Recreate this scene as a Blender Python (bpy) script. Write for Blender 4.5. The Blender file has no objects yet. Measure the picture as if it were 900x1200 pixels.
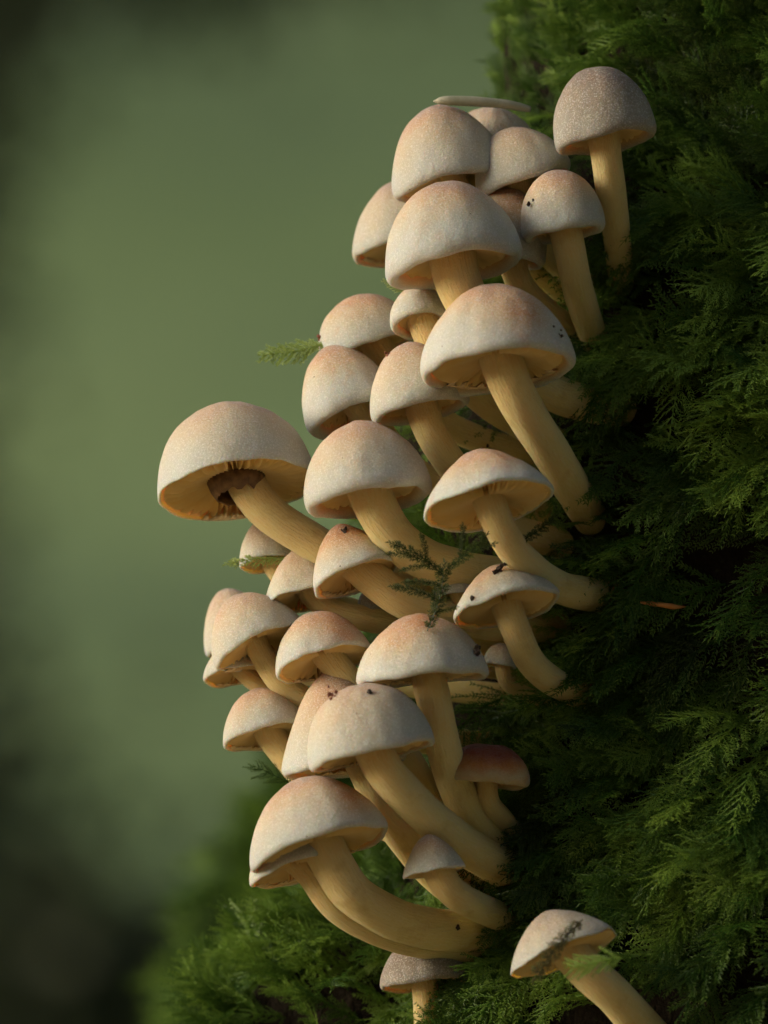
import bpy, math, random
import numpy as np
from mathutils import Vector, Matrix, noise
random.seed(7); rng = np.random.default_rng(7)
R_ = math.radians
sc = bpy.context.scene
COL = sc.collection

# ------------------------------------------------------------------ camera
# lengths inside the mushroom builders are in units of 0.2 mm (U); the frame F is
# parallel to the camera's focus plane, its origin at the middle of the cluster.
U = 0.0002
PITCH = R_(12.0)
P0 = Vector((0.0, 0.0, 0.75))
RX = Vector((1, 0, 0))
UP = Vector((0, -math.sin(PITCH), math.cos(PITCH)))
DP = Vector((0, math.cos(PITCH), math.sin(PITCH)))
DIST = 2.0
cam_d = bpy.data.cameras.new('camera'); cam = bpy.data.objects.new('camera', cam_d); COL.objects.link(cam)
cam.location = P0 - DP * DIST
cam.rotation_euler = (math.pi / 2 + PITCH, 0, 0)
cam_d.sensor_fit = 'VERTICAL'; cam_d.sensor_height = 36; cam_d.sensor_width = 27
cam_d.lens = 36 * DIST / (1200 * U)
cam_d.clip_start = 0.05; cam_d.clip_end = 2000
cam_d.dof.use_dof = True; cam_d.dof.focus_distance = DIST - 0.008; cam_d.dof.aperture_fstop = 10.5
sc.camera = cam

# ------------------------------------------------------------------ light
SUN_FROM = (RX * -0.90 + Vector((0, 0, 1)) * 0.23 + Vector((0, 1, 0)) * -0.20).normalized()
w = bpy.data.worlds.new('World'); sc.world = w; w.use_nodes = True
nt = w.node_tree; bg = nt.nodes['Background']
sky = nt.nodes.new('ShaderNodeTexSky'); sky.sky_type = 'NISHITA'; sky.sun_disc = False
sky.sun_elevation = math.asin(SUN_FROM.z); sky.sun_rotation = math.atan2(SUN_FROM.x, SUN_FROM.y)
sky.air_density = 1.0; sky.dust_density = 4.0; sky.ozone_density = 0.6
nt.links.new(sky.outputs[0], bg.inputs[0]); bg.inputs[1].default_value = 0.10
sun_d = bpy.data.lights.new('sun', 'SUN'); sun = bpy.data.objects.new('sun', sun_d); COL.objects.link(sun)
sun_d.energy = 1.5; sun_d.angle = R_(36); sun_d.color = (1.0, 0.98, 0.94)
sun.rotation_euler = SUN_FROM.to_track_quat('Z', 'Y').to_euler()
sun.location = SUN_FROM * 20
sc.view_settings.view_transform = 'Standard'; sc.view_settings.look = 'None'
sc.view_settings.exposure = 0.55; sc.view_settings.gamma = 1.0; sc.view_settings.use_curve_mapping = False
sc.cycles.use_denoising = True
sc.cycles.use_adaptive_sampling = True; sc.cycles.adaptive_threshold = 0.02
sc.cycles.max_bounces = 5; sc.cycles.diffuse_bounces = 4; sc.cycles.transmission_bounces = 3; sc.cycles.transparent_max_bounces = 4; sc.cycles.sample_clamp_indirect = 4

# ------------------------------------------------------------------ helpers
B3 = np.array([RX, UP, DP])           # rows: frame axes in world
def W(p):                             # frame units (x right, y down in 0.2 mm, depth) -> world
    p = np.asarray(p, float)
    q = np.stack([p[..., 0] - 450, 600 - p[..., 1], p[..., 2]], -1) * U
    return q @ B3 + np.array(P0)
def D3(v):                            # direction (right, up, depth) -> world
    return np.asarray(v, float) @ B3

def link(o, parent=None):
    COL.objects.link(o)
    if parent is not None: o.parent = parent
    return o
def mesh_obj(name, verts, faces, mat, parent=None, origin=None, smooth=True, attrs=None):
    v = np.asarray(verts, float)
    if origin is not None: v = v - np.array(origin)
    me = bpy.data.meshes.new(name)
    me.from_pydata(v.tolist(), [], faces if isinstance(faces, list) else faces.tolist())
    if smooth: me.polygons.foreach_set('use_smooth', [True] * len(me.polygons))
    for k, a in (attrs or {}).items():
        a = np.asarray(a, np.float32)
        if a.ndim == 1:
            me.attributes.new(k, 'FLOAT', 'POINT').data.foreach_set('value', a)
        else:
            me.attributes.new(k, 'FLOAT_VECTOR', 'POINT').data.foreach_set('vector', a.ravel())
    me.materials.append(mat); me.update()
    o = bpy.data.objects.new(name, me)
    link(o, parent)
    if parent is None and origin is not None: o.location = origin
    return o
def empty(name, loc):
    o = bpy.data.objects.new(name, None); o.location = loc; o.empty_display_size = 0.01
    return link(o)
def tag(o, label=None, cat=None, group=None, kind=None):
    if label: o['label'] = label
    if cat: o['category'] = cat
    if group: o['group'] = group
    if kind: o['kind'] = kind
    return o

class NT:
    def __init__(s, name):
        s.m = bpy.data.materials.new(name); s.m.use_nodes = True
        s.t = s.m.node_tree; s.p = s.t.nodes['Principled BSDF']; s.out = s.t.nodes['Material Output']
    def n(s, typ, ins=None, **kw):
        x = s.t.nodes.new('ShaderNode' + typ)
        for k, v in kw.items(): setattr(x, k, v)
        for k, v in (ins or {}).items(): s.set(x.inputs[k], v)
        return x
    def set(s, sock, v):
        if isinstance(v, bpy.types.NodeSocket): s.t.links.new(v, sock)
        elif isinstance(v, bpy.types.Node): s.t.links.new(v.outputs[0], sock)
        else: sock.default_value = v
    def P(s, **kw):
        for k, v in kw.items(): s.set(s.p.inputs[k.replace('_', ' ')], v)
    def attr(s, name, typ='GEOMETRY', out='Fac'):
        return s.n('Attribute', attribute_name=name, attribute_type=typ).outputs[out]
    def noise(s, vec, scale, detail=3, rough=0.55, out=0):
        return s.n('TexNoise', {'Vector': vec, 'Scale': scale, 'Detail': detail, 'Roughness': rough}).outputs[out]
    def ramp(s, fac, stops):
        r = s.n('ValToRGB', {'Fac': fac}); e = r.color_ramp.elements
        while len(e) < len(stops): e.new(0.5)
        for q, (pos, c) in zip(e, stops):
            q.position = pos; q.color = (c, c, c, 1) if isinstance(c, (int, float)) else (*c, 1)
        return r.outputs[0]
    def math(s, op, a, b=0.5, clamp=False):
        return s.n('Math', {0: a, 1: b}, operation=op, use_clamp=clamp).outputs[0]
    def mix(s, fac, a, b, blend='MIX'):
        x = s.n('Mix', data_type='RGBA', blend_type=blend)
        s.set(x.inputs[0], fac)
        for i, v in ((6, a), (7, b)):
            s.set(x.inputs[i], (*v, 1) if isinstance(v, tuple) and len(v) == 3 else v)
        return x.outputs[2]
    def bump(s, h, dist, strength=1.0, normal=None):
        b = s.n('Bump', {'Height': h, 'Distance': dist, 'Strength': strength})
        if normal is not None: s.set(b.inputs['Normal'], normal)
        return b.outputs[0]

# ------------------------------------------------------------------ materials
def mat_cap():
    k = NT('cap_skin'); co = k.n('TexCoord').outputs['Object']
    rad = k.attr('rad'); tone = k.attr('tone'); shade = k.attr('shade')
    n1 = k.noise(co, 75, 4, 0.6); n2 = k.noise(co, 420, 5, 0.65); n3 = k.noise(co, 1500, 4, 0.8)
    rr = k.math('ADD', rad, k.math('MULTIPLY', k.math('SUBTRACT', n1, 0.5), 0.8))
    ripe = k.ramp(rr, [(0.0, (0.42, 0.25, 0.20)), (0.10, (0.50, 0.26, 0.15)), (0.28, (0.61, 0.31, 0.14)), (0.48, (0.64, 0.46, 0.28)), (0.68, (0.60, 0.55, 0.44)), (0.84, (0.57, 0.58, 0.54)), (1.0, (0.56, 0.60, 0.60))])
    pale = k.ramp(rr, [(0.0, (0.44, 0.34, 0.29)), (0.25, (0.56, 0.43, 0.32)), (0.5, (0.60, 0.51, 0.38)), (0.8, (0.57, 0.54, 0.45)), (1.0, (0.54, 0.56, 0.53))])
    rusty = k.ramp(rr, [(0.0, (0.16, 0.018, 0.008)), (0.4, (0.32, 0.055, 0.014)), (0.68, (0.58, 0.25, 0.06)), (0.95, (0.58, 0.46, 0.27))])
    c = k.mix(k.math('MULTIPLY', tone, 1.0, True), pale, ripe)
    c = k.mix(k.math('SUBTRACT', tone, 1.0, True), c, rusty)
    drab_shaded = k.ramp(rr, [(0.0, (0.08, 0.05, 0.036)), (0.3, (0.15, 0.105, 0.075)), (0.65, (0.23, 0.185, 0.14)), (0.9, (0.28, 0.255, 0.215))])  # grey-brown of older caps, darkened further to put shadow into the colour
    c = k.mix(k.math('MULTIPLY', tone, -1.0, True), c, drab_shaded)
    plain = k.math('SUBTRACT', 1.0, k.math('MULTIPLY', k.math('SUBTRACT', tone, 1.0, True), 0.9))
    # thin whitish-lilac bloom of fine fibrils, patchy
    bloom = k.ramp(k.math('ADD', k.math('MULTIPLY', n2, 0.6), k.math('MULTIPLY', n3, 0.5)), [(0.44, 0.0), (0.66, 1.0)])
    c = k.mix(k.math('MULTIPLY', bloom, 0.6), c, k.mix(0.22, c, (0.72, 0.68, 0.70)))
    # a few honey stains and tiny dark grains
    st = k.ramp(k.noise(co, 160, 3), [(0.62, 0.0), (0.74, 1.0)])
    c = k.mix(k.math('MULTIPLY', st, k.math('MULTIPLY', tone, 0.35)), c, (0.58, 0.27, 0.09))
    sp = k.math('MULTIPLY', k.attr('spot'), k.ramp(k.noise(co, 300, 3), [(0.3, 0.35), (0.6, 1.0)]))
    c = k.mix(k.math('MULTIPLY', sp, 0.8), c, (0.62, 0.22, 0.035))
    gr = k.noise(co, 2800, 2, 0.7)
    c = k.mix(k.math('MULTIPLY', k.ramp(gr, [(0.52, 0.0), (0.68, 1.0)]), plain), c, k.mix(0.55, c, (0.95, 0.94, 0.98)))
    c = k.mix(k.math('MULTIPLY', k.ramp(gr, [(0.30, 1.0), (0.46, 0.0)]), 0.35), c, k.mix(0.35, c, (0.16, 0.10, 0.08)))
    v = k.n('TexVoronoi', {'Vector': co, 'Scale': 260.0}); vs = k.math('LESS_THAN', v.outputs['Distance'], 0.055)
    sel = k.math('GREATER_THAN', k.n('SeparateColor', {0: v.outputs['Color']}).outputs[0], 0.80)
    c = k.mix(k.math('MULTIPLY', vs, k.math('MULTIPLY', sel, 0.85)), c, (0.06, 0.035, 0.02))
    und = k.attr('und')
    c = k.mix(k.math('MULTIPLY', und, 1.0, True), c, k.mix(k.noise(co, 200, 3), (0.86, 0.54, 0.20), (0.88, 0.66, 0.32)))
    c = k.mix(k.math('SUBTRACT', und, 1.0, True), c, (0.62, 0.34, 0.085))
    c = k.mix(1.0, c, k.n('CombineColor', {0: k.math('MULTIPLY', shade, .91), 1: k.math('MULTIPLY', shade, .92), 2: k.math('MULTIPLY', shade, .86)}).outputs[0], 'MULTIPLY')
    h = k.math('ADD', k.math('MULTIPLY', n2, 0.5), k.math('MULTIPLY', n3, 0.35))
    k.P(Base_Color=c, Roughness=0.62, Normal=k.bump(h, 0.0011, 0.9))
    k.P(Subsurface_Weight=0.5, Subsurface_Radius=(1.0, 0.45, 0.14), Subsurface_Scale=0.007, Sheen_Weight=0.10, Sheen_Roughness=0.4)
    k.set(k.p.inputs['Sheen Tint'], (0.93, 0.92, 1.0, 1)); k.set(k.p.inputs['Specular IOR Level'], 0.3)
    return k.m
def mat_gill():
    k = NT('gill_flesh'); co = k.n('TexCoord').outputs['Object']; shade = k.attr('shade')
    c = k.mix(k.noise(co, 260, 3), (0.90, 0.62, 0.20), (0.94, 0.76, 0.40))
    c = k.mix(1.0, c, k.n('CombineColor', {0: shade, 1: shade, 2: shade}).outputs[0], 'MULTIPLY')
    k.P(Base_Color=c, Roughness=0.7, Subsurface_Weight=0.25, Subsurface_Radius=(1, 0.5, 0.15), Subsurface_Scale=0.001)
    return k.m
def mat_stem():
    k = NT('stem_flesh'); uv = k.attr('suv', out='Vector'); co = k.n('TexCoord').outputs['Object']
    t = k.attr('tt'); shade = k.attr('shade')
    fib = k.noise(uv, 4.0, 5, 0.65); blot = k.noise(co, 130, 4); fine = k.noise(co, 1900, 3, 0.7)
    tt = k.math('ADD', t, k.math('MULTIPLY', k.math('SUBTRACT', blot, 0.5), 0.5))
    c = k.ramp(tt, [(0.0, (0.86, 0.60, 0.24)), (0.25, (0.87, 0.72, 0.34)), (0.65, (0.82, 0.68, 0.28)), (0.9, (0.58, 0.42, 0.14)), (1.0, (0.22, 0.11, 0.035))])
    c = k.mix(k.math('MULTIPLY', k.ramp(fib, [(0.45, 0.0), (0.72, 1.0)]), 0.5), c, (0.90, 0.80, 0.48))
    c = k.mix(k.math('MULTIPLY', k.ramp(fine, [(0.55, 0.0), (0.75, 1.0)]), 0.6), c, (0.92, 0.84, 0.54))
    c = k.mix(k.math('MULTIPLY', k.ramp(blot, [(0.58, 0.0), (0.72, 1.0)]), 0.4), c, (0.58, 0.36, 0.09))
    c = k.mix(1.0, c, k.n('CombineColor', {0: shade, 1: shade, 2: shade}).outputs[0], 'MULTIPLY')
    h = k.math('ADD', k.math('MULTIPLY', fib, 0.7), k.math('MULTIPLY', fine, 0.3))
    k.P(Base_Color=c, Roughness=0.6, Normal=k.bump(h, 0.0018, 0.9), Subsurface_Weight=0.45, Subsurface_Radius=(1, 0.6, 0.2), Subsurface_Scale=0.005)
    k.set(k.p.inputs['Specular IOR Level'], 0.3)
    return k.m
def mat_moss(name, c0, c1, c2):
    k = NT(name); oi = k.n('ObjectInfo').outputs['Random']; tip = k.attr('tip')
    co = k.n('NewGeometry').outputs['Position']
    patch = k.noise(co, 24, 2)
    f = k.math('ADD', k.math('MULTIPLY', oi, 0.6), k.math('MULTIPLY', k.math('SUBTRACT', patch, 0.38), 2.3), True)
    c = k.ramp(f, [(0.0, c0), (0.55, c1), (1.0, c2)])
    c = k.mix(k.math('MULTIPLY', tip, 0.8), c, k.mix(0.45, c, (0.30, 0.42, 0.08)))
    d = k.n('BsdfTranslucent', {'Color': c})
    k.P(Base_Color=c, Roughness=0.45); k.set(k.p.inputs['Specular IOR Level'], 0.35)
    mx = k.n('MixShader', {0: 0.35, 1: k.p.outputs[0], 2: d.outputs[0]})
    k.t.links.new(mx.outputs[0], k.out.inputs[0])
    return k.m
def mat_bark(name='bark', c0=(0.012, 0.009, 0.006), c1=(0.022, 0.017, 0.011)):
    k = NT(name); co = k.n('TexCoord').outputs['Object']
    a = k.noise(k.n('Mapping', {'Vector': co, 'Scale': (1, 1, 0.3)}).outputs[0], 90, 6, 0.65); b = k.noise(co, 600, 4)
    c = k.mix(k.ramp(a, [(0.35, 0), (0.7, 1.0)]), c0, c1)
    c = k.mix(k.math('MULTIPLY', k.ramp(b, [(0.6, 0), (0.72, 1)]), 0.4), c, (0.05, 0.07, 0.02))
    k.set(k.p.inputs['Specular IOR Level'], 0.08)
    k.P(Base_Color=c, Roughness=0.95, Normal=k.bump(k.math('ADD', a, k.math('MULTIPLY', b, 0.4)), 0.004, 0.9))
    return k.m
def mat_plain(name, c0, c1, scale=300, rough=0.7, bumpd=0.0003):
    k = NT(name); co = k.n('TexCoord').outputs['Object']; a = k.noise(co, scale, 4)
    k.P(Base_Color=k.mix(k.ramp(a, [(0.3, 0), (0.7, 1)]), c0, c1), Roughness=rough, Normal=k.bump(a, bumpd, 0.6))
    return k.m
def mat_leaf(name, c0, c1):
    k = NT(name); oi = k.attr('rnd'); c = k.mix(oi, c0, c1)
    k.P(Base_Color=c, Roughness=0.55)
    d = k.n('BsdfTranslucent', {'Color': c}); mx = k.n('MixShader', {0: 0.35, 1: k.p.outputs[0], 2: d.outputs[0]})
    k.t.links.new(mx.outputs[0], k.out.inputs[0])
    return k.m
CAP, GILL, STEM = mat_cap(), mat_gill(), mat_stem()
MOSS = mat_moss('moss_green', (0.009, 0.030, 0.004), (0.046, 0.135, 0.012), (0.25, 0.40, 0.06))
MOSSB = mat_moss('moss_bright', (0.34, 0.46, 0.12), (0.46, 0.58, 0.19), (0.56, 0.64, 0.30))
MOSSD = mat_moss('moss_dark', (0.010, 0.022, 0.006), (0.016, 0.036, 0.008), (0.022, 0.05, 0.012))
BARK = mat_bark(); SOIL = mat_plain('soil', (0.012, 0.007, 0.004), (0.05, 0.028, 0.015), 1500)
BROWN = mat_plain('shade_brown', (0.10, 0.05, 0.02), (0.26, 0.15, 0.06), 500)
VEIL = mat_plain('veil_tissue', (0.70, 0.52, 0.26), (0.80, 0.66, 0.42), 700)

# ------------------------------------------------------------------ setting: ground, far wood
gs = 900.0; n = 60
xs = np.sign(np.linspace(-1, 1, n)) * np.abs(np.linspace(-1, 1, n)) ** 3 * gs
gv = np.array([(x, y, 0.06 * noise.noise((x * .7, y * .7, 0)) if abs(x) < 40 and abs(y) < 40 else 0) for y in xs for x in xs])
gf = [(i * n + j, i * n + j + 1, (i + 1) * n + j + 1, (i + 1) * n + j) for i in range(n - 1) for j in range(n - 1)]
tag(mesh_obj('ground', gv, gf, mat_plain('leaf_litter', (0.24, 0.17, 0.08), (0.40, 0.30, 0.15), 9, 0.9, 0.02)), kind='structure')

def leaf_cloud(name, centers, radii, counts, size, mat, parent=None, origin=(0, 0, 0), loose=False):
    V, A = [], []
    for c, r, k in zip(centers, radii, counts):
        q = rng.normal(size=(k, 3)); q /= np.linalg.norm(q, axis=1)[:, None]
        q *= (rng.random(k) ** 0.45)[:, None] * np.array(r)
        if loose: q = rng.normal(size=(k, 3)) * np.array(r)
        p = q + np.array(c)
        a = rng.normal(size=(k, 3)); a /= np.linalg.norm(a, axis=1)[:, None]
        b = np.cross(a, rng.normal(size=(k, 3))); b /= np.linalg.norm(b, axis=1)[:, None]
        s = size * (0.6 + 0.8 * rng.random(k))[:, None]
        V.append(np.stack([p - a * s, p - b * s * .55, p + a * s, p + b * s * .55], 1).reshape(-1, 3))
        A.append(np.repeat(rng.random(k), 4))
    V = np.concatenate(V); A = np.concatenate(A)
    F = np.arange(len(V)).reshape(-1, 4)
    return mesh_obj(name, V, F, mat, parent, origin, False, {'rnd': A})
def far(x, y, z):                     # a point z metres from the camera, where the line of sight through (x, y) meets it
    p = cam.location + DP * z + (RX * (x - 450) + UP * (600 - y)) * (U * z / DIST)
    return np.array(p)
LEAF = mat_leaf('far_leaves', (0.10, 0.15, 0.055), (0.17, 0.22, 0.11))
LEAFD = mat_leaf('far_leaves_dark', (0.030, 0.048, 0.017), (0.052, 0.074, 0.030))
hx = np.linspace(-60, 60, 90); hy = np.linspace(0, 1, 50)
hv = np.array([(x, 16 + 44 * q, -0.4 + 20 * q ** 1.1 + 1.3 * noise.noise((x * .12, q * 4, 2)) + .5 * noise.noise((x * .5, q * 16, 4))) for q in hy for x in hx])
hf = [(i * 90 + j, i * 90 + j + 1, (i + 1) * 90 + j + 1, (i + 1) * 90 + j) for i in range(49) for j in range(89)]
tag(mesh_obj('hill', hv, hf, mat_plain('hill_grass', (0.092, 0.150, 0.044), (0.150, 0.215, 0.078), 0.35, 0.9, 0.1)), kind='structure')
cs, rs, ks = [], [], []
def clump(x, y, z, rx, ry, k):
    u = U * z / DIST; cs.append(far(x, y, z)); rs.append((rx * u, rx * u, ry * u)); ks.append(k)
for i in range(26):
    clump(random.choice((random.uniform(-600, -60), random.uniform(700, 1300))), random.uniform(-300, 1600), random.uniform(13, 15), random.uniform(50, 130), random.uniform(50, 110), 260)
wood = leaf_cloud('woodland', cs, rs, ks, 0.05, LEAF); tag(wood, 'soft pale green mass of out-of-focus foliage far behind the mushrooms', 'foliage', kind='stuff')
cs, rs, ks = [], [], []
for a in [(-90, 20, 9, 100, 130, 800), (-110, 330, 9, 70, 130, 350), (-110, 640, 9, 70, 130, 300), (-100, 920, 9, 90, 110, 650), (-10, 1140, 9, 120, 90, 1700), (140, 1250, 9, 130, 80, 1700), (60, -90, 9, 160, 60, 600), (330, -130, 9, 180, 60, 500)]:
    clump(*a)
shade = leaf_cloud('vignette_leaves', cs, rs, ks, 0.022, LEAFD, loose=True); tag(shade, 'dark blurred leaf clumps added at the edges to imitate a vignette', 'vignette_leaves', kind='stuff')  # leaf clumps added to darken the frame edges like a vignette

cs, rs, ks = [], [], []
for i in range(40):
    a = R_(random.uniform(-15, 135)); q = random.uniform(4.5, 6.5)      # from the right side round to behind the camera
    cs.append(np.array((q * math.cos(a), -q * math.sin(a) - .5, random.uniform(.3, 5.5)))); rs.append((.9, .9, .9)); ks.append(330)
tag(leaf_cloud('sky_blocker', cs, rs, ks, 0.13, LEAFD), 'dark unseen leaf mass added to the right and behind the viewer to block sky light', 'sky_blocker', kind='stuff')  # foliage out of view, added to cut sky fill from right and front

# ------------------------------------------------------------------ the dead trunk
XC, SQ = 1220.0, 0.55
def DCf(y): return np.interp(y, [780, 1000], [400.0, 285.0])
YK = np.array([-3400, -300, 0, 150, 300, 450, 600, 750, 850, 950, 1050, 1150, 1300, 1800, 4600])
XK = np.array([680, 620, 606, 600, 560, 480, 450, 445, 460, 470, 465, 440, 430, 420, 300])
def xleft(y): return np.interp(y, YK, XK)
def surf_d(x, y):                     # depth of the trunk's face toward the camera
    xl = xleft(y); r = XC - xl; x = np.maximum(x, xl + 6)
    return DCf(y) - SQ * np.sqrt(np.maximum(r * r - (XC - x) ** 2, 0))
NA, NY = 220, 240
ys = np.concatenate([np.linspace(-3400, -260, 30), np.linspace(-240, 1400, 170), np.linspace(1450, 4600, 40)])
tv = []
for y in ys:
    r = XC - xleft(y)
    for j in range(NA):
        a = 2 * math.pi * j / NA
        k = 1 + 0.028 * noise.noise((math.cos(a) * 5, math.sin(a) * 5, y / 260)) + 0.014 * noise.noise((math.cos(a) * 22, math.sin(a) * 22, y / 90))
        tv.append((XC - r * math.cos(a) * k, y, DCf(y) - SQ * r * math.sin(a) * k))
tf = [(i * NA + j, i * NA + (j + 1) % NA, (i + 1) * NA + (j + 1) % NA, (i + 1) * NA + j) for i in range(len(ys) - 1) for j in range(NA)]
tf.append(tuple(range(NA)))
base = Vector(W((XC, 4350, 330))); base.z = 0
tree = tag(empty('dead_tree', base), 'dark mossy dead tree trunk that the mushroom cluster grows from', 'tree')
mesh_obj('trunk', W(np.array(tv)), tf, BARK, tree, base)
def ellipsoid(c, r, nu=48, nv=32, amp=0.06, f=3.0):
    V = []
    for i in range(nv + 1):
        th = math.pi * i / nv
        for j in range(nu):
            ph = 2 * math.pi * j / nu
            q = np.array((math.sin(th) * math.cos(ph), math.cos(th), math.sin(th) * math.sin(ph)))
            V.append(np.array(c) + np.array(r) * q * (1 + amp * noise.noise(Vector(q * f + np.array(c) * .01))))
    F = [(i * nu + j, i * nu + (j + 1) % nu, (i + 1) * nu + (j + 1) % nu, (i + 1) * nu + j) for i in range(nv) for j in range(nu)]
    return np.array(V), F
ROOT_C, ROOT_R = (480, 1390, 240), (250, 310, 130)
v, f = ellipsoid(ROOT_C, ROOT_R); mesh_obj('root', W(v), f, BARK, tree, base)
# a second mossy stump some way behind, out of focus
SC_, SR_ = (560, 1520, 2600), (300, 540, 240)
v, f = ellipsoid(SC_, SR_, amp=0.12)
v2 = v.copy(); low = v2[:, 1] > SC_[1]; v2[low, 1] = SC_[1] + (v2[low, 1] - SC_[1]) * 6.6
sb = Vector(W((560, 4300, 2600))); sb.z = 0
stump = tag(empty('mossy_stump', sb), 'low out-of-focus mossy stump behind the lower mushrooms', 'stump')
mesh_obj('stump_wood', W(v2), f, BARK, stump, sb)

# ------------------------------------------------------------------ moss fronds
def frond_mesh(name, seed, L=1.0, nb=17, droop=0.25, wid=0.34, dens=.5, mat=None):
    r = random.Random(seed); V, F, T = [], [], []
    def leaf(p, d, nrm, ln, wd, t):
        d = d / np.linalg.norm(d); s = np.cross(d, nrm); s /= (np.linalg.norm(s) + 1e-9)
        i = len(V); m = p + d * ln * .42
        V.extend([p, m + s * wd + nrm * wd * .5, p + d * ln - nrm * ln * 0.12, m - s * wd + nrm * wd * .5]); T.extend([t * .5, t * .7, t, t * .7])
        F.append((i, i + 1, i + 2)); F.append((i, i + 2, i + 3))
    def axis_pt(t): return np.array((L * t, 0.03 * math.sin(t * 5 + seed), L * (0.10 * t - droop * t * t)))
    def tube(pts, r0, r1):
        i0 = len(V); k = len(pts)
        for q, p in enumerate(pts):
            rr = r0 + (r1 - r0) * q / (k - 1)
            for a in range(3):
                V.append(p + np.array((0, math.cos(a * 2.094) * rr, math.sin(a * 2.094) * rr))); T.append(0)
        for q in range(k - 1):
            for a in range(3):
                b = (a + 1) % 3; F.append((i0 + q * 3 + a, i0 + q * 3 + b, i0 + q * 3 + 3 + b, i0 + q * 3 + 3 + a))
    tube([axis_pt(t) for t in np.linspace(0, 1, 9)], 0.012, 0.004)
    nz = np.array((0, 0, 1.0))
    for i in range(int(70 * dens)):
        t = 0.04 + 0.96 * i / (70 * dens); p = axis_pt(t); d0 = axis_pt(min(1.02, t + .03)) - axis_pt(t - .03); d0 /= np.linalg.norm(d0)
        an = r.uniform(0, 6.28); q = d0 * 0.9 + np.array((0, math.cos(an), math.sin(an))) * 0.6
        leaf(p, q, nz, r.uniform(.05, .08), .010, .6 + .4 * t)
    for i in range(nb):
        t = 0.07 + 0.86 * (i + r.uniform(-.3, .3)) / nb
        p0 = axis_pt(t); d0 = axis_pt(t + .03) - axis_pt(t - .03); d0 /= np.linalg.norm(d0)
        for sd in (-1, 1):
            if r.random() < .06: continue
            ln = L * wid * (math.sin(math.pi * min(1, (1 - t) * .62 + .12)) ** 0.9) * r.uniform(.72, 1.12)
            an = math.radians(r.uniform(36, 66)); bd = d0 * math.cos(an) + np.array((0, sd, 0)) * math.sin(an) + nz * r.uniform(-.2, .12)
            bd /= np.linalg.norm(bd); curl = np.array((.35 + r.uniform(-.1, .4), r.uniform(-.15, .15), -r.uniform(.0, .7)))
            pt = lambda u: p0 + bd * ln * u + curl * ln * u * u * .5
            tube([pt(u) for u in (0, .5, 1)], .007, .003)
            m = max(5, int(ln * 62 * dens))
            for j in range(m):
                u = (j + .6) / m
                dd = pt(min(1.05, u + .05)) - pt(u - .05); dd /= np.linalg.norm(dd); side = np.cross(dd, nz)
                for s2 in (-1, 1):
                    q = dd * r.uniform(.35, 1.0) + side * s2 * r.uniform(.35, .85) + nz * r.uniform(-.3, .45)
                    leaf(pt(u), q, nz, r.uniform(.042, .072) * (1.1 - .35 * u), .0088, .3 + .7 * u)
    me = bpy.data.meshes.new(name); me.from_pydata([tuple(q) for q in V], [], F)
    me.attributes.new('tip', 'FLOAT', 'POINT').data.foreach_set('value', np.array(T, np.float32))
    me.materials.append(mat); me.update()
    return me
VARS = [frond_mesh('frond', 11 + i, 1.0, [13, 11, 14, 12, 10, 13][i], [.25, .45, .1, .6, .3, .8][i], [.34, .30, .28, .36, .42, .3][i], .6, MOSS) for i in range(6)]
vcol = bpy.data.collections.new('frond_kinds')
for i, me in enumerate(VARS):
    o = bpy.data.objects.new('frond_%d' % i, me); vcol.objects.link(o)
gt = bpy.data.node_groups.new('moss_scatter', 'GeometryNodeTree')
gt.interface.new_socket('Geometry', in_out='INPUT', socket_type='NodeSocketGeometry')
gt.interface.new_socket('Geometry', in_out='OUTPUT', socket_type='NodeSocketGeometry')
gi = gt.nodes.new('NodeGroupInput'); go = gt.nodes.new('NodeGroupOutput'); ip = gt.nodes.new('GeometryNodeInstanceOnPoints')
ci = gt.nodes.new('GeometryNodeCollectionInfo'); ci.inputs[0].default_value = vcol; ci.inputs[1].default_value = True; ci.inputs[2].default_value = True
def gattr(nm, ty):
    a = gt.nodes.new('GeometryNodeInputNamedAttribute'); a.data_type = ty; a.inputs[0].default_value = nm; return a.outputs[0]
e2r = gt.nodes.new('FunctionNodeEulerToRotation'); L_ = gt.links.new
L_(gattr('rot', 'FLOAT_VECTOR'), e2r.inputs[0]); L_(gi.outputs[0], ip.inputs['Points']); L_(ci.outputs[0], ip.inputs['Instance'])
ip.inputs['Pick Instance'].default_value = True; L_(gattr('kind_of', 'INT'), ip.inputs['Instance Index']); L_(e2r.outputs[0], ip.inputs['Rotation'])
L_(gattr('size', 'FLOAT'), ip.inputs['Scale']); L_(ip.outputs[0], go.inputs[0])
def frame_rot(d, up):
    x = Vector(d).normalized(); z = Vector(up); z = (z - x * z.dot(x)).normalized(); y = z.cross(x)
    return Matrix((x, y, z)).transposed()
def moss(name, rows, label):
    P = np.array([W(r[0]) for r in rows]); origin = P.mean(0)
    me = bpy.data.meshes.new(name); me.from_pydata((P - origin).tolist(), [], [])
    E = np.array([frame_rot(D3(r[1]), D3(r[2])).to_euler() for r in rows], np.float32)
    me.attributes.new('rot', 'FLOAT_VECTOR', 'POINT').data.foreach_set('vector', E.ravel())
    me.attributes.new('size', 'FLOAT', 'POINT').data.foreach_set('value', np.array([r[3] * U for r in rows], np.float32))
    me.attributes.new('kind_of', 'INT', 'POINT').data.foreach_set('value', np.array([r[4] for r in rows], np.int32))
    o = bpy.data.objects.new(name, me); o.location = origin; link(o)
    md = o.modifiers.new('scatter', 'NODES'); md.node_group = gt
    return tag(o, label, 'moss', kind='stuff')
RR = random.Random(5)
def g(s=1.0): return RR.gauss(0, s)
rows = []
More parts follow.
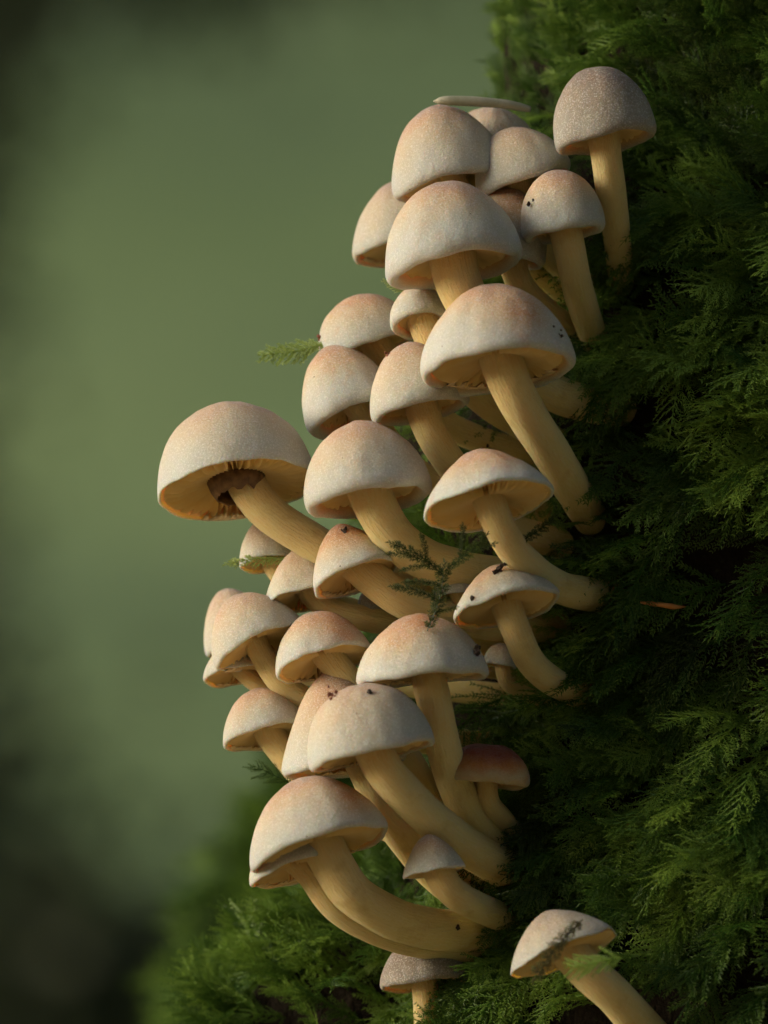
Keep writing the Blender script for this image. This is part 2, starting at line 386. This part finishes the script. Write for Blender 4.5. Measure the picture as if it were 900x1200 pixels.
for i in range(7000):
    y = RR.uniform(-420, 1480); xl = xleft(y); r = XC - xl
    a = RR.uniform(-0.35, 1.68)        # angle from the left silhouette toward the camera
    x = XC - r * math.cos(a); d = DCf(y) - SQ * r * math.sin(a)
    if x > 1300: continue
    nb = noise.noise((x / 120, y / 120, 3.1))
    bare = 1.2 * math.exp(-((x - 655) / 85) ** 2 - ((y - 620) / 190) ** 2) + 0.8 * math.exp(-((x - 690) / 50) ** 2 - ((y - 420) / 90) ** 2) + .6 * math.exp(-((x - 620) / 60) ** 2 - ((y - 1010) / 80) ** 2)
    bare += 1.1 * math.exp(-((x - 705) / 50) ** 2 - ((y - 270) / 85) ** 2)
    if nb < 0.05 and RR.random() < (.84 if y > 260 else .2): continue
    if RR.random() < bare * 1.1: continue
    nrm = np.array((-math.cos(a), 0, -math.sin(a) / SQ)); nrm /= np.linalg.norm(nrm)
    vert = 0.75 if y < 230 else (-0.12 if y < 700 else -0.32)
    swirl = noise.noise((x / 160, y / 160, 9.0))
    edge = min(1, max(0, (x - xl - 20) / 160))
    dr = nrm * (.25 + .3 * edge) + np.array((-0.75 * (.45 + .55 * edge), vert + (.25 if y < 900 else -.1) * (1 - edge) + .7 * swirl, -.15)) + np.array((g(.3), g(.3), g(.25)))
    upv = nrm * 0.8 + np.array((-.1, .7, -.5)) + np.array((g(.3), g(.3), g(.3)))
    sz = RR.uniform(42, 112) * (0.6 + 0.6 * edge) * (0.75 if y < 250 else 1)
    rows.append(((x + nrm[0] * 2, y, d + nrm[2] * 2), dr, upv, sz, RR.randrange(6)))
for i in range(1150):                  # longer fronds standing out in tiers
    y = RR.uniform(-380, 1400); xl = xleft(y); r = XC - xl; x = RR.uniform(690, 1260)
    nb = noise.noise((x / 95, y / 95, 6.3))
    if nb < .05 or (x < 740 and 380 < y < 780) or (x < 800 and 130 < y < 370): continue
    d = float(surf_d(x, y)); vert = .7 if y < 230 else -.05
    rows.append(((x, y, d), (-.9 + g(.25), vert + .1 + .6 * noise.noise((x / 160, y / 160, 9.0)) + g(.2), -.75 + g(.2)), (g(.2) - .35, .75, -.5), RR.uniform(85, 150) * (.6 if y < 230 else 1), RR.choice((0, 1, 3, 5))))
moss('moss', rows, 'feathery green moss covering the dark tree trunk')
rows = []
for i in range(520):
    th = math.acos(RR.uniform(-.1, 1)); ph = RR.uniform(0, 2 * math.pi)
    q = np.array((math.sin(th) * math.cos(ph), math.cos(th), math.sin(th) * math.sin(ph)))
    p = np.array(ROOT_C) + np.array(ROOT_R) * np.array((q[0], -q[1], q[2]))
    if q[2] > .5: continue
    dr = q * .5 + np.array((-.55, .25 + .5 * noise.noise((p[0] / 110, p[1] / 110, 1.7)), -.35)) + np.array((g(.35), g(.3), g(.3)))
    rows.append((p, dr, np.array((g(.3), .9, -.7)), RR.uniform(55, 115), RR.randrange(6)))
moss('moss', rows, 'green moss tuft on the root below the lowest long stems')
rows = []
for i in range(1500):
    th = math.acos(RR.uniform(-.3, 1)); ph = RR.uniform(math.pi * .85, 2.15 * math.pi)
    q = np.array((math.sin(th) * math.cos(ph), math.cos(th), math.sin(th) * math.sin(ph)))
    p = np.array(SC_) + np.array(SR_) * np.array((q[0], -q[1], q[2]))
    dr = q * .8 + np.array((-.3, .1, -.2)) + np.array((g(.4), g(.4), g(.3)))
    rows.append((p, dr, np.array((g(.3), .9, -.6)), RR.uniform(100, 190), RR.randrange(6)))
moss('moss', rows, 'soft blurred bright green moss on the stump further back')

def sprig(p, d, up, size, var, label, mat=None, group=None):
    me = VARS[var]
    if mat is not None: me = me.copy(); me.materials.clear(); me.materials.append(mat)
    o = bpy.data.objects.new('moss_sprig', me); link(o)
    M = frame_rot(D3(d), D3(up)).to_4x4(); M.translation = Vector(W(p)); o.matrix_world = M @ Matrix.Scale(size * U, 4)
    return tag(o, label, 'moss sprig', group)

# ------------------------------------------------------------------ mushrooms
def catmull(pts, n):
    P = [2 * pts[0] - pts[1]] + list(pts) + [2 * pts[-1] - pts[-2]]; out = []
    for i in range(1, len(P) - 2):
        m = n if i < len(P) - 3 else n + 1
        for k in range(m):
            t = k / n; a, b, c, d = P[i - 1], P[i], P[i + 1], P[i + 2]
            out.append(.5 * ((2 * b) + (c - a) * t + (2 * a - 5 * b + 4 * c - d) * t * t + (3 * b - a - 3 * c + d) * t ** 3))
    return np.array(out)
SEED = [0]; BASES = []
def mushroom(label, cx, cy, r, h, t, o, d, stem, w0, w1, prof='dome', roll=.10, tone=.6, shade=1.0, veil=0, base_d=None, hollow=.17, wave=1.0, spot=None, ring=False):
    SEED[0] += 1; sd = SEED[0] * 3.7
    a, b = {'dome': (2.1, 1.9), 'egg': (1.95, 1.62), 'bell': (1.85, 1.5), 'cone': (1.6, 1.2), 'flat': (1.9, 1.5)}[prof]
    sh = .55 + .45 * shade; t, o = R_(t * 1.3 - 2), R_(o + 5)  # shade dims the colour of caps that stand in darkness
    ax = np.array((math.cos(o) * math.sin(t), math.cos(o) * math.cos(t), math.sin(o)))      # right, up, depth
    e1 = np.cross(np.array((0, 0, -1.0)), ax); e1 /= np.linalg.norm(e1)
    if e1[0] < 0: e1 = -e1
    e2 = np.cross(ax, e1)
    C = np.array((cx - 450, 600 - cy, d))
    rho = roll * 1.3 - .01
    prf = []                                            # (r, z, rad, und)
    for s in np.linspace(0, 1, 26):
        q = math.sin(s * math.pi / 2); zz = (max(0, 1 - q ** a)) ** (1 / b); prf.append((q, h / r * zz, .3 * s + .7 * (1 - zz), 0))
    for s in np.linspace(0.15, 1, 9):                   # rolled margin
        an = math.pi * s; prf.append((1 - rho * .55 * (1 - math.cos(an)), -rho * .8 * math.sin(an) * (1 if s < .5 else 1), 1, 0 if s < .62 else (s - .62) / .38))
    rin = 1 - 1.1 * rho
    def zin(q): return hollow * h / r * (1 - (q / rin) ** 2.2) if q < rin else 0
    for q in np.linspace(rin * .97, 0.03, 10): prf.append((q, zin(q), 1, 2 if q < rin * .95 else 1))
    na = 72; V = []; rad = []; und = []; spt = []
    for (q, z, ra, un) in prf:
        for j in range(na):
            th = 2 * math.pi * j / na; cth, sth = math.cos(th), math.sin(th)
            k = 1 + wave * (.05 * noise.noise((cth * 1.1 + sd, sth * 1.1, 0)) + .018 * noise.noise((cth * 4 + sd, sth * 4, z * 2)))
            lump = wave * (.035 * noise.noise((cth * q * 2.2 + sd, sth * q * 2.2, 5)) + .012 * noise.noise((cth * q * 7 + sd, sth * q * 7, 8)))
            zz = z + lump + wave * .08 * q ** 3 * noise.noise((cth * 1.4, sth * 1.4, sd))
            V.append(C + r * ((e1 * cth + e2 * sth) * q * k + ax * zz)); rad.append(ra); und.append(un)
            if spot: q_ = V[-1]; spt.append(math.exp(-((q_[0] + 450 - spot[0]) ** 2 + (600 - q_[1] - spot[1]) ** 2) / spot[2] ** 2) if ra < 1 else 0)
            else: spt.append(0)
    m = len(prf)
    F = [(i * na + j, (i + 1) * na + j, (i + 1) * na + (j + 1) % na, i * na + (j + 1) % na) for i in range(m - 1) for j in range(na)]
    F.append(tuple(range(na))[::-1] if False else tuple(range(na))); F.append(tuple(reversed(range((m - 1) * na, m * na))))
    wv = lambda q: np.asarray(q, float) * U @ B3 + np.array(P0)
    # stem path: from inside the cap down to the trunk face
    top = C + ax * (hollow * h + .3 * h)
    bx, by = stem[-1]
    bd = (float(surf_d(bx, by)) + 14) if base_d is None else base_d
    pts = [top]; npt = len(stem)
    cum = [0.0]; prev = (cx, cy)
    for (x, y) in stem: cum.append(cum[-1] + math.hypot(x - prev[0], y - prev[1])); prev = (x, y)
    for (x, y), s in zip(stem, cum[1:]):
        f_ = s / cum[-1]; pts.append(np.array((x - 450, 600 - y, d + (bd - d) * f_ ** 1.7)))
    tl = pts[-1] - pts[-2]; tl /= np.linalg.norm(tl); BASES.append((bx, by, bd)); pts.append(pts[-1] + tl * 22 + np.array((8, 0, 45.0)))
    path = catmull(pts, 10)
    base = Vector(wv(path[-1]))
    root = tag(empty('mushroom', base), label, 'mushroom', 'honey-buff mushrooms in the cluster on the trunk')
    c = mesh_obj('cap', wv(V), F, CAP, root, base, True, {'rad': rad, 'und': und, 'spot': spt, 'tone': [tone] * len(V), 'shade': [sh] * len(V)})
    # gills: thin wedges running from the stem to the margin
    ng = 72 if r > 60 else 56; gvv, gff = [], []
    for j in range(ng):
        th = 2 * math.pi * (j + .3 * random.random()) / ng; dth = .012 + .006 * random.random()
        q0 = .24 if j % 2 == 0 else random.uniform(.4, .62)
        for s in np.linspace(0, 1, 6):
            q = q0 + (rin * .985 - q0) * s; dep = (.10 + .05 * math.sin(math.pi * s)) * (1 - .8 * s ** 4) * (.35 + .65 * min(1, s * 4 + (j % 2 == 0)))
            z = zin(q) + .012
            for (tt, zz) in ((th - dth, z), (th, z - dep), (th + dth, z)):
                gvv.append(C + r * ((e1 * math.cos(tt) + e2 * math.sin(tt)) * q + ax * zz))
        i0 = len(gvv) - 18
        for s in range(5):
            k = i0 + s * 3; gff.append((k, k + 1, k + 4, k + 3)); gff.append((k + 1, k + 2, k + 5, k + 4))
    gl = mesh_obj('gills', wv(gvv), gff, GILL, root, base, False, {'shade': [sh] * len(gvv)}); gl['kind'] = 'stuff'
    if veil:                                            # torn remains of the partial veil inside the margin
        vv, vf = [], []; rv = random.Random(int(sd * 10)); st = rv.uniform(3.3, 4.2); n_ = 46; span = 2.6 * veil
        for j in range(n_):
            th = st + span * j / n_; ln = (.06 + .16 * abs(noise.noise((j * .33, sd, 0))) + (.09 if rv.random() < .3 else 0)) * (1 if rv.random() > .15 else .3)
            for (q, z) in ((rin * 1.02, -.035 * 1), (rin - ln * .55, -.03 - .015), (rin - ln, -.02 + .05 * noise.noise((j * .5, sd, 2)))):
                vv.append(C + r * ((e1 * math.cos(th) + e2 * math.sin(th)) * q + ax * z))
        for j in range(n_ - 1):
            for k in range(2): vf.append((j * 3 + k, j * 3 + k + 1, j * 3 + 4 + k, j * 3 + 3 + k))
        ve = mesh_obj('veil', wv(vv), vf, VEIL, root, base, True)
        sm = ve.modifiers.new('thick', 'SOLIDIFY'); sm.thickness = 0.00022
    if ring:                                            # brown collar standing in for the shade in the hollow round the stem top
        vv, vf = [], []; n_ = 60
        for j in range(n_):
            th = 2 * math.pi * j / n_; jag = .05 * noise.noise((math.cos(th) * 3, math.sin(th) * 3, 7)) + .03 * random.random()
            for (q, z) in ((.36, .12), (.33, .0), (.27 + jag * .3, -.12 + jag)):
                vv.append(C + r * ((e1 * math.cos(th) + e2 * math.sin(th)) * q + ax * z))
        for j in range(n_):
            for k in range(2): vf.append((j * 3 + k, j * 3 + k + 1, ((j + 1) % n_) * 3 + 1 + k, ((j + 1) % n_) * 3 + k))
        vr = mesh_obj('shade_ring', wv(vv), vf, BROWN, root, base, True); vr['label'] = 'dark brown collar added for the shade round the stem top'
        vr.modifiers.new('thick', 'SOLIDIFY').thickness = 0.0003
    # stem tube
    ns = 28; sv, suv, st_ = [], [], []; seg = np.linalg.norm(np.diff(path, axis=0), axis=1); sl = np.concatenate([[0], np.cumsum(seg)]); ref = np.array((0, 0, 1.0))
    for i, p in enumerate(path):
        tg = path[min(i + 1, len(path) - 1)] - path[max(i - 1, 0)]; tg /= np.linalg.norm(tg)
        s1 = np.cross(tg, ref); s1 /= np.linalg.norm(s1); s2 = np.cross(s1, tg); f_ = sl[i] / sl[-1]
        wd = 1.0 * (w0 + (w1 - w0) * f_) * .5 * (1 + .22 * math.exp(-f_ * sl[-1] / 26)) * (1 + .18 * max(0, f_ - .88) / .12 * .6)
        for j in range(ns):
            th = 2 * math.pi * j / ns
            k = 1 + .05 * noise.noise((math.cos(th) * 1.5 + sd, math.sin(th) * 1.5, sl[i] / 40)) + .02 * noise.noise((math.cos(th) * 6 + sd, math.sin(th) * 6, sl[i] / 55))
            sv.append(p + (s1 * math.cos(th) + s2 * math.sin(th)) * wd * k); suv.append((math.cos(th) * 2.2, math.sin(th) * 2.2, sl[i] / 60 + sd)); st_.append(f_)
    sf = [(i * ns + j, i * ns + (j + 1) % ns, (i + 1) * ns + (j + 1) % ns, (i + 1) * ns + j) for i in range(len(path) - 1) for j in range(ns)]
    sf.append(tuple(range((len(path) - 1) * ns, len(path) * ns)))
    so = mesh_obj('stem', wv(sv), sf, STEM, root, base, True, {'suv': suv, 'tt': st_, 'shade': [sh] * len(sv)})
    return root

M = mushroom
# top of the cluster
M('tall mushroom with brownish dome cap standing alone before the moss at the top', 709, 160, 61, 82, -6, 5, -25, [(711, 190), (724, 270), (733, 338)], 38, 28, 'dome', .16, -.75, .8)
M('grey-buff cap right under the end of the pale needle', 614, 207, 58, 62, -14, 4, 45, [(612, 240), (648, 298), (716, 348)], 34, 30, 'egg', .18, .35, .85)
M('small peach cap on a straight yellow stem below the tall lone mushroom', 660, 267, 50, 68, -5, 4, -20, [(668, 295), (680, 345), (706, 412)], 38, 33, 'dome', .2, .55, .85)
M('broad tan dome touching the pale needle at its crown', 530, 212, 71, 95, -8, 6, 55, [(548, 250), (600, 300), (690, 350)], 36, 30, 'egg', .12, .5, .85, .6)
M('pale grey cap half hidden behind the tan dome under the needle', 576, 184, 60, 66, 4, 0, 150, [(590, 230), (640, 300), (690, 340)], 32, 28, 'dome', .12, .2, .8)
M('big peach dome with thick stem in front of the topmost caps', 532, 306, 82, 95, -6, 8, -50, [(538, 335), (585, 415), (655, 462), (738, 482)], 56, 38, 'egg', .16, .65, .95)
M('pale grey cap peeking out beside the tan dome, green blur behind', 477, 287, 64, 84, -4, 8, 150, [(475, 310), (530, 350), (660, 400)], 30, 28, 'bell', .10, .15, .85, .5)
M('orange-peach cap squeezed between the big peach dome and a straight yellow stem', 590, 298, 52, 80, 8, 4, 30, [(607, 325), (640, 362), (700, 400)], 32, 30, 'dome', .16, .8, .8)
# middle
M('largest pointed peach cap of the middle with long thick diagonal stem', 581, 430, 89, 98, -3, 11, -115, [(598, 455), (648, 535), (698, 612)], 50, 40, 'bell', .10, .7, 1.0, .8, spot=(612, 368, 26))
M('low peach cap beside the moss sprig that pokes into the green blur', 432, 402, 60, 60, -12, 4, 95, [(470, 440), (530, 500), (650, 540)], 36, 30, 'dome', .12, .75, .95)
M('small white cap with glowing orange underside under the big peach dome', 493, 376, 36, 44, -2, 24, 20, [(515, 410), (570, 470), (660, 520)], 40, 34, 'dome', .2, .1, .95)
M('round peach cap with orange underside between low peach cap and the left neighbour', 412, 480, 57, 84, -14, 15, 40, [(440, 500), (500, 560), (650, 600)], 36, 30, 'egg', .22, .7, 1)
M('buff cap on a slender stem tucked under the largest pointed peach cap', 492, 475, 59, 76, -8, 6, -25, [(500, 495), (526, 540), (580, 610), (670, 640)], 38, 36, 'egg', .16, .45, 1)
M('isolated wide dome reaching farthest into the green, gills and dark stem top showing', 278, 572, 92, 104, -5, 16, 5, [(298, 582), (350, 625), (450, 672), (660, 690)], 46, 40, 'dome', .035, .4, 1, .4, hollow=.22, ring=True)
M('rosy dome with thick diagonal stem beside the isolated wide dome', 430, 577, 76, 84, -6, 8, -75, [(443, 600), (488, 650), (560, 672), (668, 690)], 50, 44, 'egg', .16, .65, 1.03)
M('wide open conical cap with amber spot and pale underside on a hooked stem', 571, 590, 77, 66, -8, 14, -140, [(578, 605), (605, 650), (655, 688), (722, 700)], 36, 42, 'cone', .05, .7, 1.0, spot=(590, 534, 16))
M('orange-tipped cone with soil crumbs on its peak and torn gills', 417, 674, 53, 66, -15, 14, -45, [(440, 680), (490, 712), (570, 730), (665, 740)], 42, 38, 'cone', .08, .85, 1, .9, spot=(416, 616, 18))
M('white cone leaning against the orange-tipped cone, striped gills under it', 356, 702, 48, 60, -7, 12, 25, [(385, 712), (450, 730), (640, 770)], 30, 30, 'cone', .06, .2, 1.03, .5)
M('small pinkish cap half covered by the isolated dome\'s stem', 315, 660, 36, 56, -4, 12, 75, [(335, 680), (430, 720), (640, 760)], 26, 26, 'bell', .08, .2, 1)
# left group
M('speckled pale cap behind its pinkish twin on the outer edge of the cluster', 281, 757, 45, 70, -12, 6, 150, [(310, 780), (420, 800), (620, 820)], 28, 28, 'bell', .1, .15, 1, .5)
M('pinkish cap with straight lit stem, front one of the outer twins', 304, 757, 58, 68, -20, 12, 10, [(316, 785), (345, 812), (430, 850), (600, 880)], 27, 30, 'bell', .07, .35, 1.05, .6)
M('small open cap hanging low beneath the outer twins', 276, 791, 40, 36, -6, 13, 60, [(298, 800), (345, 825), (430, 860), (600, 890)], 22, 28, 'bell', .08, .1, .95, .7)
M('amber-crowned cap with clean striped gills above the two overlapping domes', 380, 775, 58, 62, -11, 13, -35, [(402, 790), (470, 880), (548, 1008), (602, 1052)], 34, 40, 'bell', .06, .7, 1, .4, spot=(402, 728, 26))
M('brown-tipped cap with ragged gills below the outer twins', 312, 862, 53, 58, -8, 11, 20, [(326, 875), (380, 930), (500, 990), (605, 1010)], 34, 34, 'bell', .08, .55, .92, 1)
M('lilac-pink cap almost covered by the pale dome in front of it', 404, 893, 73, 113, -5, 4, -45, [(428, 905), (462, 968), (520, 1035), (590, 1066)], 36, 40, 'cone', .10, .55, 1, .4)
M('pale smooth dome in front on a long thick stem running down to the trunk', 435, 877, 74, 80, -9, 3, -150, [(452, 900), (505, 957), (560, 1000), (612, 1028)], 44, 48, 'dome', .09, .35, 1, .5)
M('broad peach cone with orange peak on an upright curved stem', 495, 788, 77, 70, -2, 1, -100, [(507, 815), (522, 885), (543, 940), (572, 984), (606, 1008)], 38, 46, 'bell', .10, .75, 1.0, .6, spot=(492, 722, 13))
M('cap with soil crumbs and bluish rim beneath the hooked stem', 592, 710, 63, 52, -9, 12, -85, [(600, 730), (620, 772), (650, 800), (706, 824)], 34, 34, 'cone', .07, .55, .9)
M('small pale button showing behind the dark moss twig', 532, 694, 24, 26, -5, 4, -10, [(550, 712), (600, 730), (660, 745)], 20, 22, 'dome', .16, .1, .85)
M('little greyish button between the orange-tipped cone and the amber-crowned cap', 433, 714, 14, 22, -4, 4, 40, [(440, 730), (500, 770), (640, 800)], 14, 20, 'dome', .2, -.4, .8)
M('little whitish button in the moss under the cap with the bluish rim', 586, 778, 20, 24, 8, 4, 30, [(594, 800), (620, 815), (660, 830)], 16, 18, 'dome', .18, .1, .8)
# lower
M('small rusty red-topped cap in the shade by the dark moss', 569, 912, 53, 42, 4, 1, -40, [(572, 935), (588, 958), (612, 985)], 24, 24, 'dome', .14, 2.0, .8)
M('tiny button cap showing behind the upright curved stem', 525, 934, 14, 20, 0, 5, 0, [(532, 950), (560, 975), (600, 1000)], 12, 12, 'dome', .2, .3, .7)
M('large peach bell at the bottom of the cluster above two long parallel stems', 376, 988, 83, 84, -12, 9, -120, [(392, 1010), (425, 1052), (495, 1085), (590, 1094)], 48, 50, 'bell', .07, .6, .92, .7, spot=(416, 926, 20))
M('pale cap tucked under the large bottom bell, only its rim and gills showing', 347, 1014, 56, 46, -12, 10, -95, [(366, 1020), (402, 1066), (480, 1102), (582, 1114)], 34, 36, 'bell', .07, .2, .9, .7)
M('small pointed buff cap between the long lower stems', 508, 1016, 37, 44, -6, 4, -125, [(524, 1035), (552, 1056), (602, 1082)], 34, 36, 'cone', .06, .4, .7)
M('dull grey-brown cap under the long stems at the mossy root', 497, 1152, 52, 54, -4, 6, 25, [(499, 1165), (502, 1215), (520, 1260)], 30, 30, 'bell', .1, -1.0, .75, base_d=150)  # shadow on this dull cap is put into its dark tone
M('flaring whitish cap with moss twig across it, growing apart below the cluster', 657, 1108, 66, 54, -15, 10, -190, [(684, 1128), (722, 1165), (790, 1240)], 44, 46, 'cone', .03, -.35, .9)

rows = []
for (bx, by, bd) in BASES:
    if by > 1150: continue
    for i in range(6):
        x = bx + g(22) + 12; y = by + g(22) + 4; d = float(surf_d(x, y))
        rows.append(((x, y, d), (-.55 + g(.4), .1 + g(.4), -.75 + g(.2)), (g(.3), .8, -.5), RR.uniform(35, 75), RR.randrange(6)))
moss('moss', rows, 'small moss fronds rising round the stem bases')
# ------------------------------------------------------------------ small things
def crumb(cx, cy, d, n_, spread, size, label, mat=SOIL, name='soil_crumb', cat='soil crumb'):
    V, F = [], []
    rv = random.Random(int(cx * 7 + cy))
    for i in range(n_):
        c = np.array((cx + rv.gauss(0, spread), cy + rv.gauss(0, spread * .7), d + rv.gauss(0, 1)))
        s = size * rv.uniform(.5, 1.3); i0 = len(V); k = 6
        for a in range(4):
            th = math.pi * (a + .5) / 4
            for b in range(k):
                ph = 2 * math.pi * b / k; q = 1 + .35 * rv.uniform(-1, 1)
                V.append(c + s * q * np.array((math.sin(th) * math.cos(ph), math.cos(th), math.sin(th) * math.sin(ph))))
        for a in range(3):
            for b in range(k): F.append((i0 + a * k + b, i0 + a * k + (b + 1) % k, i0 + a * k + k + (b + 1) % k, i0 + a * k + k + b))
        F.append(tuple(range(i0, i0 + k))); F.append(tuple(range(i0 + 3 * k, i0 + 4 * k)))
    o = mesh_obj(name, W(np.array(V)), F, mat, None, tuple(W((cx, cy, d))), False)
    return tag(o, label, cat)

bpy.context.view_layer.update()
DG = bpy.context.evaluated_depsgraph_get()
def hit(x, y):                        # depth at which the line of sight through (x, y) meets the caps
    o_ = Vector(W((x, y, -1500))); ok, loc, nr, *_ = sc.ray_cast(DG, o_, DP)
    d_ = (loc - P0).dot(DP) / U if ok else 1e9
    return d_ if d_ < 300 else 50.0
RED = mat_plain('bud_scale', (0.10, 0.025, 0.012), (0.28, 0.09, 0.04), 900)
for (x, y, n_, sp, sz, lb, mt) in [
    (404, 621, 5, 3.5, 2.6, 'dark soil crumbs on the peak of the orange-tipped cone', SOIL),
    (584, 669, 12, 6, 2.6, 'cluster of black soil crumbs on the cap beneath the hooked stem', SOIL),
    (555, 763, 2, 2.5, 4.0, 'black crumb on the shaded flank of the broad peach cone', SOIL),
    (572, 527, 3, 4, 2.4, 'black crumb on the crest of the wide open conical cap', SOIL),
    (455, 416, 5, 3, 2.0, 'reddish crumbs where two peach caps meet under the moss sprig level', RED),
    (622, 240, 5, 4, 2.4, 'dark crumbs lodged beside the small peach cap on its straight stem', SOIL),
    (650, 392, 4, 6, 1.8, 'fine dark grains on the flank of the largest pointed peach cap', SOIL),
    (393, 812, 9, 6, 2.0, 'reddish bud scales on the lilac-pink cap', RED),
    (434, 807, 2, 2, 2.6, 'black crumb on the crown of the pale smooth dome', SOIL),
    (374, 394, 3, 2, 2.6, 'red bud scale at the foot of the pale moss sprig', RED),
    (536, 1086, 2, 2, 3.0, 'black crumb stuck on the upper of the two long parallel stems', SOIL),
    (552, 700, 2, 1.5, 2.6, 'single black speck on the pale flank of the cap with the bluish rim', SOIL)]:
    crumb(x, y, hit(x, y) - 1, n_, sp, sz, lb, mt)
def rod(name, pts, radii, mat, label, cat, k=10):
    path = catmull([np.array((x - 450, 600 - y, d)) for x, y, d in pts], 8); V = []; m = len(path)
    for i, p in enumerate(path):
        tg = path[min(i + 1, m - 1)] - path[max(i - 1, 0)]; tg /= np.linalg.norm(tg)
        s1 = np.cross(tg, (0, 0, 1.0)); s1 /= np.linalg.norm(s1); s2 = np.cross(s1, tg); f_ = i / (m - 1)
        rr = np.interp(f_, np.linspace(0, 1, len(radii)), radii)
        for j in range(k): V.append(p + (s1 * math.cos(2 * math.pi * j / k) + s2 * math.sin(2 * math.pi * j / k)) * rr)
    F = [(i * k + j, i * k + (j + 1) % k, (i + 1) * k + (j + 1) % k, (i + 1) * k + j) for i in range(m - 1) for j in range(k)]
    F += [tuple(range(k))[::-1], tuple(range((m - 1) * k, m * k))]
    V = np.array(V) * U @ B3 + np.array(P0); o = mesh_obj(name, V, F, mat, None, tuple(V.mean(0)))
    return tag(o, label, cat)
nd = hit(534, 130)
rod('conifer_needle', [(508, 117, nd), (525, 116, nd), (560, 117, nd + 5), (595, 120, nd + 15), (622, 125, nd + 25)], [.8, 4.2, 5.6, 6, 6, 5.6, 5.4, 5, 3.8], mat_plain('needle', (0.30, 0.31, 0.20), (0.46, 0.44, 0.33), 250), 'pale grey-green conifer needle lying across the crown of the tan dome', 'needle')
rod('bark_splinter', [(x, y, hit(775, 708) - 4 + q) for x, y, q in ((750, 706, 6), (770, 708, 0), (790, 711, 2), (803, 711, 12))], [1, 3, 2.6, 3.4, 2, .8], mat_plain('splinter', (0.50, 0.16, 0.03), (0.62, 0.28, 0.08), 500), 'orange bark splinter caught in the moss beside the hooked stem', 'splinter', 6)
# single moss sprigs that stand out from the rest
THIN = frond_mesh('sprig', 40, 1.0, 10, .12, .13, .8, MOSS); VARS.append(THIN)
BUSHY = frond_mesh('sprig', 43, 1.0, 13, .2, .24, 1.0, MOSS); VARS.append(BUSHY)
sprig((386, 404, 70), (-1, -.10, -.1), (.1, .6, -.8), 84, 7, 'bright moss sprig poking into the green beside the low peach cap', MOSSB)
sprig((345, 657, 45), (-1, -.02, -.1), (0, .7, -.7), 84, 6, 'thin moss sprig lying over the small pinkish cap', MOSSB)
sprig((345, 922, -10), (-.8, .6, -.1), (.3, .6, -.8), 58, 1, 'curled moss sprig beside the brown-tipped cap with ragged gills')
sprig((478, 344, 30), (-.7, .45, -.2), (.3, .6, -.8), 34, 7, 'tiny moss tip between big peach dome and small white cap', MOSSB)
def twig(base, parts, label, mat):
    e = tag(empty('moss_twig', Vector(W(base))), label, 'moss twig')
    for (p, d_, up, size, var) in parts:
        me = VARS[var].copy(); me.materials.clear(); me.materials.append(mat)
        o = bpy.data.objects.new('branch', me); link(o, e)
        M_ = frame_rot(D3(d_), D3(up)).to_4x4(); M_.translation = Vector(W(p)) - Vector(W(base)); o.matrix_local = M_ @ Matrix.Scale(size * U, 4)
    return e
TW = [((502, 738, -150), (.25, 1, -.05), 84), ((520, 672, -152), (-1, .62, 0), 76), ((522, 668, -152), (.85, .75, 0), 66), ((512, 700, -152), (-1, .3, 0), 58), ((516, 684, -153), (-1, .1, 0), 46), ((505, 662, -153), (-.8, -.1, 0), 38),
      ((492, 653, -153), (-1, .15, 0), 42), ((500, 658, -153), (-.2, 1, 0), 36), ((538, 652, -153), (.1, 1, 0), 40), ((545, 645, -153), (1, .25, 0), 38), ((508, 716, -151), (.9, .2, 0), 30), ((600, 640, -120), (.8, .55, .2), 66)]
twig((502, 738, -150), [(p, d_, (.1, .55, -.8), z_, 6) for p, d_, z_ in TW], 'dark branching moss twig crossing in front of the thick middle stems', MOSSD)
DEAD = mat_moss('moss_dead', (0.04, 0.035, 0.02), (0.07, 0.06, 0.035), (0.12, 0.10, 0.06))
hd = hit(655, 1085)
twig((675, 1064, hd - 4), [((675, 1064, hd - 4), (-.62, -.78, -.12), (.5, .3, -.8), 92, 6)], 'dead grey moss twig lying across the flaring whitish cap', DEAD)
sprig((722, 1110, hd - 30), (-1, -.05, -.1), (0, .6, -.8), 66, 0, 'green moss sprig against the rim of the flaring whitish cap')
